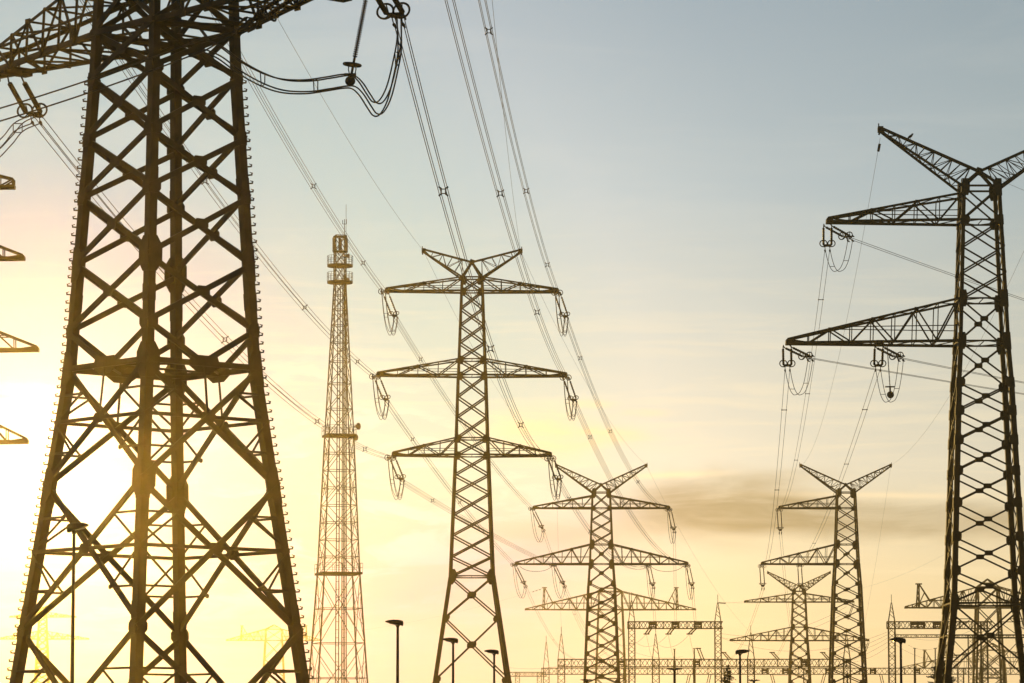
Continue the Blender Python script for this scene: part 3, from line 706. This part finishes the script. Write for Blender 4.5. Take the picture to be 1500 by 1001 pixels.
# jumper under the near tower's left arm
jumper('jumper cables curling off the left edge below the near tower\'s arm', [yokeL, P(28, 186, 180.2), P(10, 207, 179), P(-18, 232, 177), P(-60, 238, 175), P(-110, 200, 173)], [(-.2, 0, -.2), (.2, 0, -.2), (.2, 0, .2), (-.2, 0, .2)], r=.03, ties=(.22,))

# hazy two-armed tower -> substation
DGA, DGB = 900.0, 1000.0
ga = [P(961, 914, DGA), P(990, 914, DGA), P(1022, 914, DGA)]
gb = [P(845, 966, DGB), P(880, 966, DGB), P(905, 966, DGB)]
for i, j in ((0, 1), (1, 2), (2, 0)):
    for s_, dd, tgt, w_, w2 in (('L', dL, gb, 'facing the middle tower', 'low gantry'), ('R', dR, ga, 'away from the middle tower', 'tall gantry')):
        jj = {0: 1, 1: 2, 2: 0}[i] if s_ == 'R' else {0: 1, 1: 0, 2: 2}[i]
        eA, eB = span(f'thin twin wires from hazy tower\'s {nm[i]} to the {w2}', dd[i], tgt[jj], n=2, insA=insF(f'slanting insulator under hazy tower\'s {nm[i]}, {w_}', dG, (1.9 if s_ == 'L' else .9, 1.8, -3.7)), r=.024, sag=3.0, spacers=(.45,))
        loop(f'small hanging jumper at hazy tower\'s {nm[i]}, {w_}', dend[s_, i], eA, 3.6, Q2, r=.04)
for s, w_ in ((-1, 'facing the middle tower'), (1, 'away from the middle tower')):
    a = local(tD, (s * 8.8, 0, 37.7)); b = local(tD, (s * 14.6, 0, 37.7))
    loop(f'slack cable strung under hazy tower\'s lower arm, {w_}', a, b, .9, [(0, 0, 0)], r=.04, group='slack cables under arms')

# right tower <-> brown one-sided tower
rG, eG = 'strings on the dark one-sided tower', 'strings on the brown one-sided tower'
rA = [tip(tR, -12.5, 46.3), tip(tR, -15.9, 36.3), tip(tR, -8.4, 36.3)]; eA_ = [tip(tE, -12.0, 48.1), tip(tE, -15.2, 38.1), tip(tE, -8.4, 38.1)]
fitR = [(1183, 577), (1138, 718), (1240, 680)]; spR = [(438, 577, 674), (601, 718), (601, 680, 796)]
out = [(P(2600, 712, 600), (1500, 440)), (P(2500, 705, 600), (1500, 577)), (P(2640, 705, 600), (1500, 560))]
tgE = [P(1165, 966, DGB), P(1068, 966, DGB), P(1132, 966, DGB)]
for i in range(3):
    e1, e2 = span(f'twin wires dropping from the dark one-sided tower\'s {nm[i]} to the brown one-sided tower', rA[i], eA_[i], n=2, fit=fitR[i], insA=insF(f'hanging twin insulator with rings at the dark one-sided tower\'s {nm[i]}', rG, (.3, 3.9, -1.2)),
                  insB=insF(f'insulator pointing at us at the brown one-sided tower\'s {nm[i]}', eG), spacers=spR[i], r=.02)
    e3, e4 = span(f'twin wires running off to the right from the dark one-sided tower\'s {nm[i]}', rA[i], out[i][0], n=2, fit=out[i][1], insA=insF(f'insulator pulling sideways at the dark one-sided tower\'s {nm[i]}', rG, (2.1, 3.6, -.5)), r=.022)
    loop(f'u-shaped jumper loop below the dark one-sided tower\'s {nm[i]}', e1, e3, (2.3, 2.6, 3.2)[i], Q2, r=.026, ties=(.25, .75))
    e5, e6 = span(f'faint twin wires from brown one-sided tower\'s {nm[i]} to the low gantry', eA_[i], tgE[i], n=2, sag=2.5, insA=insF(f'vertical hanging insulator at the brown one-sided tower\'s {nm[i]}', eG, (.35, 1.8, -3.9)), r=.024)
# support string in the inner loop of the right tower
top = local(tR, (-7.75, -.3, 36.1)); S2 = empty('suspension_insulator', top, 'thin hanging rod with a round weight inside the inner jumper loop of the dark tower', 'insulator', rG)
m = MB(); rod_rings(m, top, top + V((.2, 0, -3.4)), .03, .07, 30); m.build('insulator_rod', PORC, S2, top, True)
b = top + V((.2, 0, -3.4)); m = MB(); m.bar(b + V((-.4, 0, 0)), b + V((.4, 0, 0)), .09); m.bar(b, b + V((.02, 0, -.6)), .1); m.build('hanger', FIT, S2, top)
m = MB(); m0 = b + V((.03, 0, -.65)); rr = [(.05, -.3), (.2, -.22), (.29, -.08), (.29, .08), (.2, .22), (.05, .3)]
for (r0, z0), (r1, z1) in zip(rr, rr[1:]): m.prism(circle(m0 + V((0, 0, z0)), (1, 0, 0), (0, 1, 0), r0, 12), circle(m0 + V((0, 0, z1)), (1, 0, 0), (0, 1, 0), r1, 12), True)
m.build('weight', FIT, S2, top)
# hazy insulators on the pale tower
for s, x, z, w_ in ((1, 14.2, 44.9, 'upper arm tip'), (1, 18, 34.9, 'lower arm tip')):
    string(protoF, tip(tF, s * x, z), V((-.35, -.2, -.9)), f'pale insulator hanging from the {w_} of the pale two-armed tower', 'strings on the pale tower')

# earth wires
pkC = [local(tC, (-5.5, 0, 59.9)), local(tC, (5.5, 0, 59.9))]; pkD = [local(tD, (-8.1, 0, 55.8)), local(tD, (8.1, 0, 55.8))]
pkR = [local(tR, (-8.1, 0, 54)), local(tR, (8.1, 0, 54))]; pkE = [local(tE, (-8.1, 0, 55.8)), local(tE, (8.1, 0, 55.8))]
wire('single thin wire from the near tower to the peak of the middle tower, mast side', P(215, -330, 172), pkC[0], fit=(445, 97))
wire('single thin wire from the frame\'s top to the middle tower\'s peak, gantry side', P(675, -500, 160), pkC[1])
wire('single thin wire between the peaks of the middle and hazy towers, mast side', pkC[0], pkD[0], fit=(672, 470))
wire('single thin wire between the peaks of the middle and hazy towers, gantry side', pkC[1], pkD[1], fit=(859, 562))
wire('thin wire dropping steeply from the hazy tower\'s peak beside the middle tower', pkD[0], P(823, 928, DGB), sag=4)
wire('thin wire from the hazy tower\'s other peak down to a gantry spire', pkD[1], P(1099, 926, DGB), sag=3)
wire('single thin wire hanging from the open peak tip of the dark one-sided tower', pkR[0] - V((0, 0, .7)), pkE[0], fit=(1240, 470), dampers=(2.2, 3.4))
wire('single thin wire coming down behind the dark one-sided tower to the brown tower\'s peak', pkR[1], pkE[1])
wire('thin wire dropping from the brown one-sided tower\'s peak past its body', pkE[1], P(1256, 960, DGB), sag=2.5)
wire('thin wire running off the edge from the dark one-sided tower\'s apex', local(tR, (0, 0, 50.5)), P(2400, 600, 560), sag=1.5)
wire('faint wire with dampers beside the tall gantry\'s spire', P(1050, 882, DGA), P(1420, 790, 1150), sag=6, dampers=(2.2, 3.6, 5.2, 6.6))
wire('faint wire with dampers at the peak of the pale two-armed tower', local(tF, (8.1, 0, 52.6)) , P(1050, 884, DGA), sag=2, dampers=(4.5, 6, 8))
wire('faint wire with dampers at the horn of the wide flat-armed tower', local(tG, (-24, 0, 67.4)), P(300, 935, 1600), sag=6, dampers=(3, 5, 7))

# ------------------------------------------------------------------ substation gantries
def lattice_box(m, a, b, w, h, up, nb, ch, wb, side_only=False):
    a, b = V(a), V(b); ax = (b - a).normalized(); up = V(up); sd_ = ax.cross(up).normalized()
    cr = [sd_ * w / 2 + up * h / 2, sd_ * -w / 2 + up * h / 2, sd_ * -w / 2 - up * h / 2, sd_ * w / 2 - up * h / 2]
    for c0 in cr: m.bar(a + c0, b + c0, ch)
    for i in range(nb):
        p, q = lerp(a, b, i / nb), lerp(a, b, (i + 1) / nb)
        for k in range(4):
            c0, c1 = cr[k], cr[(k + 1) % 4]
            if i % 2: c0, c1 = c1, c0
            m.bar(p + c0, q + c1, wb)
        if i % 3 == 0:
            for k in range(4): m.bar(p + cr[k], p + cr[(k + 1) % 4], wb)
def gantry(label, d, cols, ytop, ybot, spires, x0, x1, cw, panels, blocks=()):
    """cols: photo columns of the posts; spires: photo row of each spire tip (None = none)"""
    s = d / FPX; X = lambda px: (px - CX) * s; Z = lambda py: P(CX, py, d).z
    G = empty('substation_gantry', (X(x0), d, 0), label, 'gantry', 'substation gantries'); off = V((X(x0), d, 0))
    zb, zt = Z(ybot), Z(ytop)
    for px, tipy in zip(cols, spires):
        m = MB(); lattice_box(m, (X(px), d, 0), (X(px), d, zt), cw, cw, (0, 1, 0), int(zt / cw * 1.15), .17, .09); m.build('column', STEEL, G, off)
        if tipy:
            zt2 = Z(tipy); m = MB(); h = cw / 2
            for a, b in CORN: m.bar((X(px) + a * h, d + b * h, zt), (X(px) + a * .08, d + b * .08, zt2), .12)
            for k in range(1, 5):
                t = k / 5; t2 = (k + 1) / 5
                for a, b in ((-1, 1), (1, -1)):
                    for q in (-1, 1): m.bar((X(px) + a * h * (1 - t), d + q * h * (1 - t), lerp(zt, zt2, t)), (X(px) + b * h * (1 - t2), d + q * h * (1 - t2), lerp(zt, zt2, t2)), .05) if k < 4 and a > 0 else None
            o = m.build('spire', STEEL, G, off); m = MB(); m.tube([(X(px), d, zt2 - .2), (X(px), d, zt2 + 1.9)], .07, 5); m.build('lightning_rod', STEEL, o, off)
    m = MB(); lattice_box(m, (X(x0), d + .0, (zb + zt) / 2), (X(x1), d, (zb + zt) / 2), cw * .82, zt - zb, (0, 0, 1), panels, .19, .1); m.build('beam', STEEL, G, off)
    for px in blocks:
        m = MB(); zc = (zb + zt) / 2
        m.bar((X(px), d - cw * .5, zb), (X(px), d - cw * .5, zt), .32); m.bar((X(px) + 1.5, d - cw * .5, zb), (X(px) + 1.5, d - cw * .5, zt), .32); m.bar((X(px), d - cw * .5, zc + .3), (X(px) + 1.5, d - cw * .5, zc + .3), .7, .12); m.bar((X(px), d - cw * .5, zc - .45), (X(px) + 1.5, d - cw * .5, zc - .45), .3, .12)
        m.build('bracket_frame', STEEL, G, off)
    return G
gantry('tall two-post gantry with tall spires beside the hazy two-armed tower', DGA, (925, 1051), 911, 921, (880, 883), 919, 1058, 1.45, 24, (951, 984, 1017))
gantry('long low double-latticed gantry with spires behind the dark street lamp', DGB, (822, 960, 1099, 1239), 966, 977, (929, 929, 927, 931), 817, 1245, 1.75, 64, (905, 1015, 1172))
gantry('palest long gantry running low across the whole substation', 1150.0, (800, 917, 1064, 1180, 1405), 979, 988, (941, None, None, None, None), 793, 1500, 1.7, 96, (1115, 1145, 1208, 1273, 1337))
gantry('gantry with one spire beside the dark one-sided tower, behind the single street lamp', DGA, (1305, 1440), 911, 921, (883, None), 1298, 1452, 1.5, 26, (1333, 1343, 1366))
gantry('faint thin gantry beam seen below the spired gantry at the frame edge', 1300.0, (1420, 1520), 930, 934, (None, None), 1311, 1530, 1.6, 44)
gantry('faintest gantry stub at the foot of the lone spires', 1450.0, (758, 790), 985, 991, (None, None), 745, 800, 1.6, 14)
# drop strings and equipment
def yard_string(label, a, b):
    T = empty('yard_insulator', a, label, 'insulator', 'substation strings')
    for s in (-1, 1): m = MB(); o = V((s * .33, 0, 0)); rod_rings(m, a + o, b + o, .11, .18, 8); m.build('insulator_rod', PORC, T, a)
    m = MB(); m.bar(b + V((-.7, 0, 0)), b + V((.7, 0, 0)), .22); m.build('yoke_plate', FIT, T, a)
for i, (x, nx) in enumerate(((953, 947), (986, 979), (1019, 1010))):
    yard_string(f'short slanting insulator below the tall two-post gantry\'s beam, {["nearest the hazy tower", "middle of three", "farthest from the hazy tower"][i]}', P(x, 920, DGA - 1), P(nx, 929, DGA - 4))
    wire(f'limp wire hanging below the tall two-post gantry\'s {["first", "middle", "last"][i]} insulator', P(nx, 929, DGA - 4), P(nx + 9, 967, DGA - 8), sag=0.6, r=.03, group='substation droppers')
    wire(f'slack wire bowed across from the tall two-post gantry\'s {["first", "middle", "last"][i]} insulator', P(nx, 929, DGA - 4), P(nx - 52, 936 + 2 * i, DGA + 60), sag=2.2, r=.028, group='substation wires')
for i, x in enumerate((1062, 1133, 1207)):
    yard_string(f'slanting insulator pair on the long low gantry, {["beside the tall gantry post", "left of the brown one-sided tower", "at the brown one-sided tower"][i]}', P(x + 8, 967, DGB - 1), P(x - 2, 956, DGB - 3))
for i, x in enumerate((1025, 1032)): pass
yard_string('steep insulator pair above the long low gantry beside the tall post', P(1030, 968, DGB - 1.5), P(1023, 950, DGB - 5))
def post(label, px, y0, y1, d, r=.22):
    a = P(px, y0, d); T = empty('post_insulator', V((a.x, a.y, 0)), label, 'insulator', 'substation posts'); m = MB(); b = P(px, y1, d)
    rod_rings(m, b, a, r * .8, r * 1.15, 14); m.build('insulator_rod', PORC, T, T.location); m = MB(); m.bar((a.x, a.y, 0), b, r * 2.4); m.build('stand', STEEL, T, T.location)
    m = MB(); m.tube(circle(a, (1, 0, 0), (0, 1, 0), r * 1.9, 12), .06, 5, True); m.build('grading_ring', FIT, T, T.location)
post('dark post insulator under the spired gantry, nearer the lone street lamp', 1340, 950, 976, 700, .13); post('dark post insulator under the spired gantry, nearer the dark tower', 1370, 950, 976, 700, .13)
post('post insulator above the long low gantry below the tall two-post gantry', 988, 951, 968, 980, .2); post('post insulator beside the steep insulator pair on the low gantry', 1017, 950, 968, 980, .2)
for x, dx_, l in ((1040, -4, 'just behind the spruce top'), (1130, 5, 'between the turned lamp and the brown one-sided tower'), (1208, -5, 'between the pale tower\'s and the brown tower\'s feet'), (1290, 4, 'just outside the spired gantry\'s post'), (1010, -4, 'above the twin-headed lamp')):
    yard_string('dropper insulator below the palest long gantry, ' + l, P(x, 988, 1148.5), P(x + dx_, 1006, 1148))
for i, (a, b, s) in enumerate((((1300, 930), (1062, 962), 4), ((1300, 935), (1205, 950), 2), ((1300, 941), (1066, 974), 5), ((1300, 948), (1207, 962), 2.5), ((1300, 926), (1058, 935), 4), ((1240, 889), (1056, 928), 3), ((1240, 897), (1056, 934), 3))):
    wire(f'faint busbar wire across the haze behind the brown tower, {"highest second third fourth fifth sixth lowest".split()[[2, 3, 4, 6, 5, 0, 1][i]]} of seven', P(*a, DGA + 10), P(*b, DGB + 30), sag=s, r=.026, group='substation busbar wires')
for i, (a, b, s) in enumerate((((745, 978), (905, 944), 3), ((745, 984), (890, 955), 3), ((905, 944), (1000, 962), 2), ((1312, 945), (1420, 962), 3), ((1312, 928), (1430, 920), 3), ((1330, 945), (1400, 930), 3))):
    wire(f'hazy slack wire {["climbing towards the wide-armed tower, upper", "climbing towards the wide-armed tower, lower", "leaving the wide-armed tower towards the low gantry", "sloping down behind the lone lamp", "level under the spired gantry beam", "rising behind the two dark posts"][i]}', P(*a, 1250), P(*b, 1240), sag=s, r=.03, group='substation wires')

# ------------------------------------------------------------------ street lamps
def lamp_proto(double=False):
    T = empty('street_lamp', (0, 0, 0), 'x', 'street lamp', 'street lamps')
    m = MB(); H = 7.75; m.tube([(0, 0, 0), (0, 0, 1.2), (0, 0, 1.25), (0, 0, H)], .1, 10, taper=[.11, .11, .085, .055]); m.build('pole', POLE, T, smooth=True)
    m = MB(); m.prism([V((a * .16, b * .16, 0)) for a, b in CORN], [V((a * .16, b * .16, .05)) for a, b in CORN]); m.build('base_plate', POLE, T)
    m = MB(); m.tube([(0, 0, H - .05), (0, 0, H + .05)], .075, 8)
    dirs = (-1, 1) if double else (-1,)
    for s in dirs:
        m.tube([(0, 0, H), (s * .07, 0, H + .03), (s * .15, 0, H + .09), (s * .2, 0, H + .17)], .03, 6)
    if not double: m.tube([(0, 0, H), (.08, 0, H + .03), (.14, 0, H + .1), (.17, 0, H + .2)], .028, 6)
    m.build('bracket', POLE, T, smooth=True)
    for s in dirs:
        m = MB(); S = [(.24, .08, .05, .17), (.21, .14, -.01, .22), (.04, .18, .05, .26), (-.2, .18, .08, .27), (-.38, .13, .12, .25), (-.53, .05, .16, .21)] if not double else [(-.02, .09, .03, .12), (-.2, .13, .05, .15), (-.36, .1, .08, .14), (-.46, .04, .1, .13)]
        prev = None
        for x, wy, z0, z1 in S:
            x = -x * s if s > 0 else x
            rg = [V((x, -wy, H + z0 + .02)), V((x, -wy, H + z1 - .04)), V((x, -wy * .6, H + z1)), V((x, wy * .6, H + z1)), V((x, wy, H + z1 - .04)), V((x, wy, H + z0 + .02)), V((x, wy * .6, H + z0)), V((x, -wy * .6, H + z0))]
            if prev: m.prism(prev, rg, True)
            prev = rg
        o = m.build('lamp_head', HEAD, T)
        m = MB(); x0 = -.36 * (-s if s > 0 else 1) if not double else s * .3; x1 = -.08 * (-s if s > 0 else 1) if not double else s * .1
        m.bar((x0, 0, H + .10 - (.02 if double else 0)), (x1, 0, H + .05 - (.0 if double else 0)), .2, .02, V((0, 1, 0))); m.build('glass', LENS, o)
    return T
lp, l2 = lamp_proto(), lamp_proto(True); first = {}
for px, py, kind, rz, label in ((583, 912, 0, 0, 'tall street lamp alone between the telecom mast and the middle tower'), (664, 938, 0, .1, 'street lamp in front of the middle tower\'s left leg'),
                                (724, 955, 0, -.08, 'street lamp in front of the middle tower\'s right leg, lower than its neighbour'), (1083, 955, 0, math.pi, 'street lamp with its head turned the other way, beside the spruce top'),
                                (1318, 938, 0, .05, 'street lamp standing alone between the brown tower and the dark tower'), (108, 771, 0, math.pi * .9, 'tallest street lamp, sunlit, in front of the near tower\'s bracing'),
                                (987, 979.5, 1, 0, 'twin-headed low street lamp before the tall gantry\'s post'), (1103, 996, 1, .3, 'twin-headed lamp head just peeping over the frame edge beside the spruce'), (859, 995.5, 1, .2, 'twin-headed lamp head just peeping over the frame edge before the hazy tower')):
    src = (lp, l2)[kind]; o = src if kind not in first else copy_tree(src); first[kind] = 1
    k = 1.27 if px == 108 else 1.0; o.scale.z = k               # the tallest one stands on a longer pole
    d = (7.95 * k - EYE) * FPX / (HZ - py); o.location = ((px - CX) / FPX * d, d, 0); o.rotation_euler.z = rz; tag(o, label)
m = MB(); T = empty('pole', P(1241, 1130, 330), 'plain thin pole before the foot of the brown one-sided tower', 'pole'); a = P(1241, 987, 330)
T.location = (a.x, a.y, 0); m.tube([(0, 0, 0), (0, 0, a.z)], .07, 6); m.build('shaft', POLE, T); m = MB(); m.bar((-.12, 0, a.z - .3), (.12, 0, a.z - .3), .1); m.bar((0, 0, a.z), (0, 0, a.z + .25), .05); m.build('cap', POLE, T)

# ------------------------------------------------------------------ trees and bird
def conifer(name, label, px, topy, d, rad, dens, droop, seed):
    rnd = random.Random(seed); a = P(px, topy, d); H = a.z; T = empty(name, (a.x, a.y, 0), label, 'tree')
    m = MB(); m.tube([(0, 0, 0), (.03, 0, H * .4), (0, .02, H * .75), (0, 0, H)], .2, 8, taper=[.24, .17, .08, .015]); m.build('trunk', BARK, T, smooth=True)
    m = MB(); z = H - .12
    while z > H * .12:
        t = (H - z) / H; ln = rad * (t ** .8) * 1.9 + .12
        for k in range(int(5 + 4 * min(1, t * 5))):
            th = rnd.uniform(0, 6.28); l = ln * rnd.uniform(.6, 1.15); zz = z + rnd.uniform(-.1, .1); d0 = V((math.cos(th), math.sin(th), 0)); tipz = zz - l * droop * rnd.uniform(.5, 1.3) + l * .12
            e = d0 * l + V((0, 0, tipz)); s = V((0, 0, zz)); m.tube([s, lerp(s, e, .6) + V((0, 0, .05 * l)), e], .02, 3, taper=[.03, .02, .006])
            side = V((-d0.y, d0.x, 0)); nn = max(3, int(l * dens))
            for j in range(nn):
                u = (j + rnd.random()) / nn; c0 = lerp(s, e, .12 + .88 * u); w_ = (.12 + .26 * l * (1 - u) * .6) * rnd.uniform(.6, 1.2)
                for q in (-1, 1):
                    tp = c0 + side * q * w_ + d0 * w_ * .6 + V((0, 0, rnd.uniform(-.12, .05))); k0 = len(m.v); up = V((rnd.uniform(-.03, .03), rnd.uniform(-.03, .03), .05))
                    m.v += [tuple(c0 - up), tuple(lerp(c0, tp, .5) + up * 1.1), tuple(tp), tuple(lerp(c0, tp, .5) - up * 1.3)]; m.f.append((k0, k0 + 1, k0 + 2, k0 + 3))
        z -= rnd.uniform(.16, .26) + .08 * t
    m.build('crown', NEEDLE, T); return T
conifer('spruce_tree', 'pointed dark spruce top at the frame edge beside a street lamp', 1066, 974, 400, 2.0, 9, .35, 3)
conifer('pine_tree', 'bushy pine top against the dark one-sided tower\'s leg', 1379, 961, 345, 2.6, 9, -.12, 9)
bp = local(tR, (-5.62, 0, 53.25)); B = empty('bird', bp, 'small dark bird perched on the open peak arm of the dark tower', 'bird')
m = MB(); m.tube([(-.34, 0, -.08), (-.2, 0, .02), (-.08, 0, .12), (.04, 0, .2), (.12, 0, .28), (.16, 0, .36), (.2, 0, .38), (.28, 0, .36)], .1, 8, taper=[.03, .06, .11, .12, .09, .07, .06, .008]); m.build('body', FEATHER, B, smooth=True)
m = MB()
for s in (-1, 1): m.bar((.0, s * .05, .1), (.0, s * .05, -.1), .02)
m.build('leg', FEATHER, B)

# ------------------------------------------------------------------ haze: sunlit air over the plain
hb = MB(); a, b = V((-1000, -80, -1.6)), V((1000, 2260, 84))
hb.prism([V((a.x, a.y, a.z)), V((b.x, a.y, a.z)), V((b.x, b.y, a.z)), V((a.x, b.y, a.z))], [V((a.x, a.y, b.z)), V((b.x, a.y, b.z)), V((b.x, b.y, b.z)), V((a.x, b.y, b.z))])
hm = bpy.data.materials.new('haze_air'); hm.use_nodes = True; t = hm.node_tree; t.nodes.clear()
pv = t.nodes.new('ShaderNodeVolumePrincipled'); pv.inputs['Color'].default_value = (1.0, .86, .46, 1); pv.inputs['Density'].default_value = 1.15e-4; pv.inputs['Anisotropy'].default_value = .945
ou = t.nodes.new('ShaderNodeOutputMaterial'); t.links.new(pv.outputs[0], ou.inputs['Volume'])
tag(hb.build('haze', hm), kind='stuff')
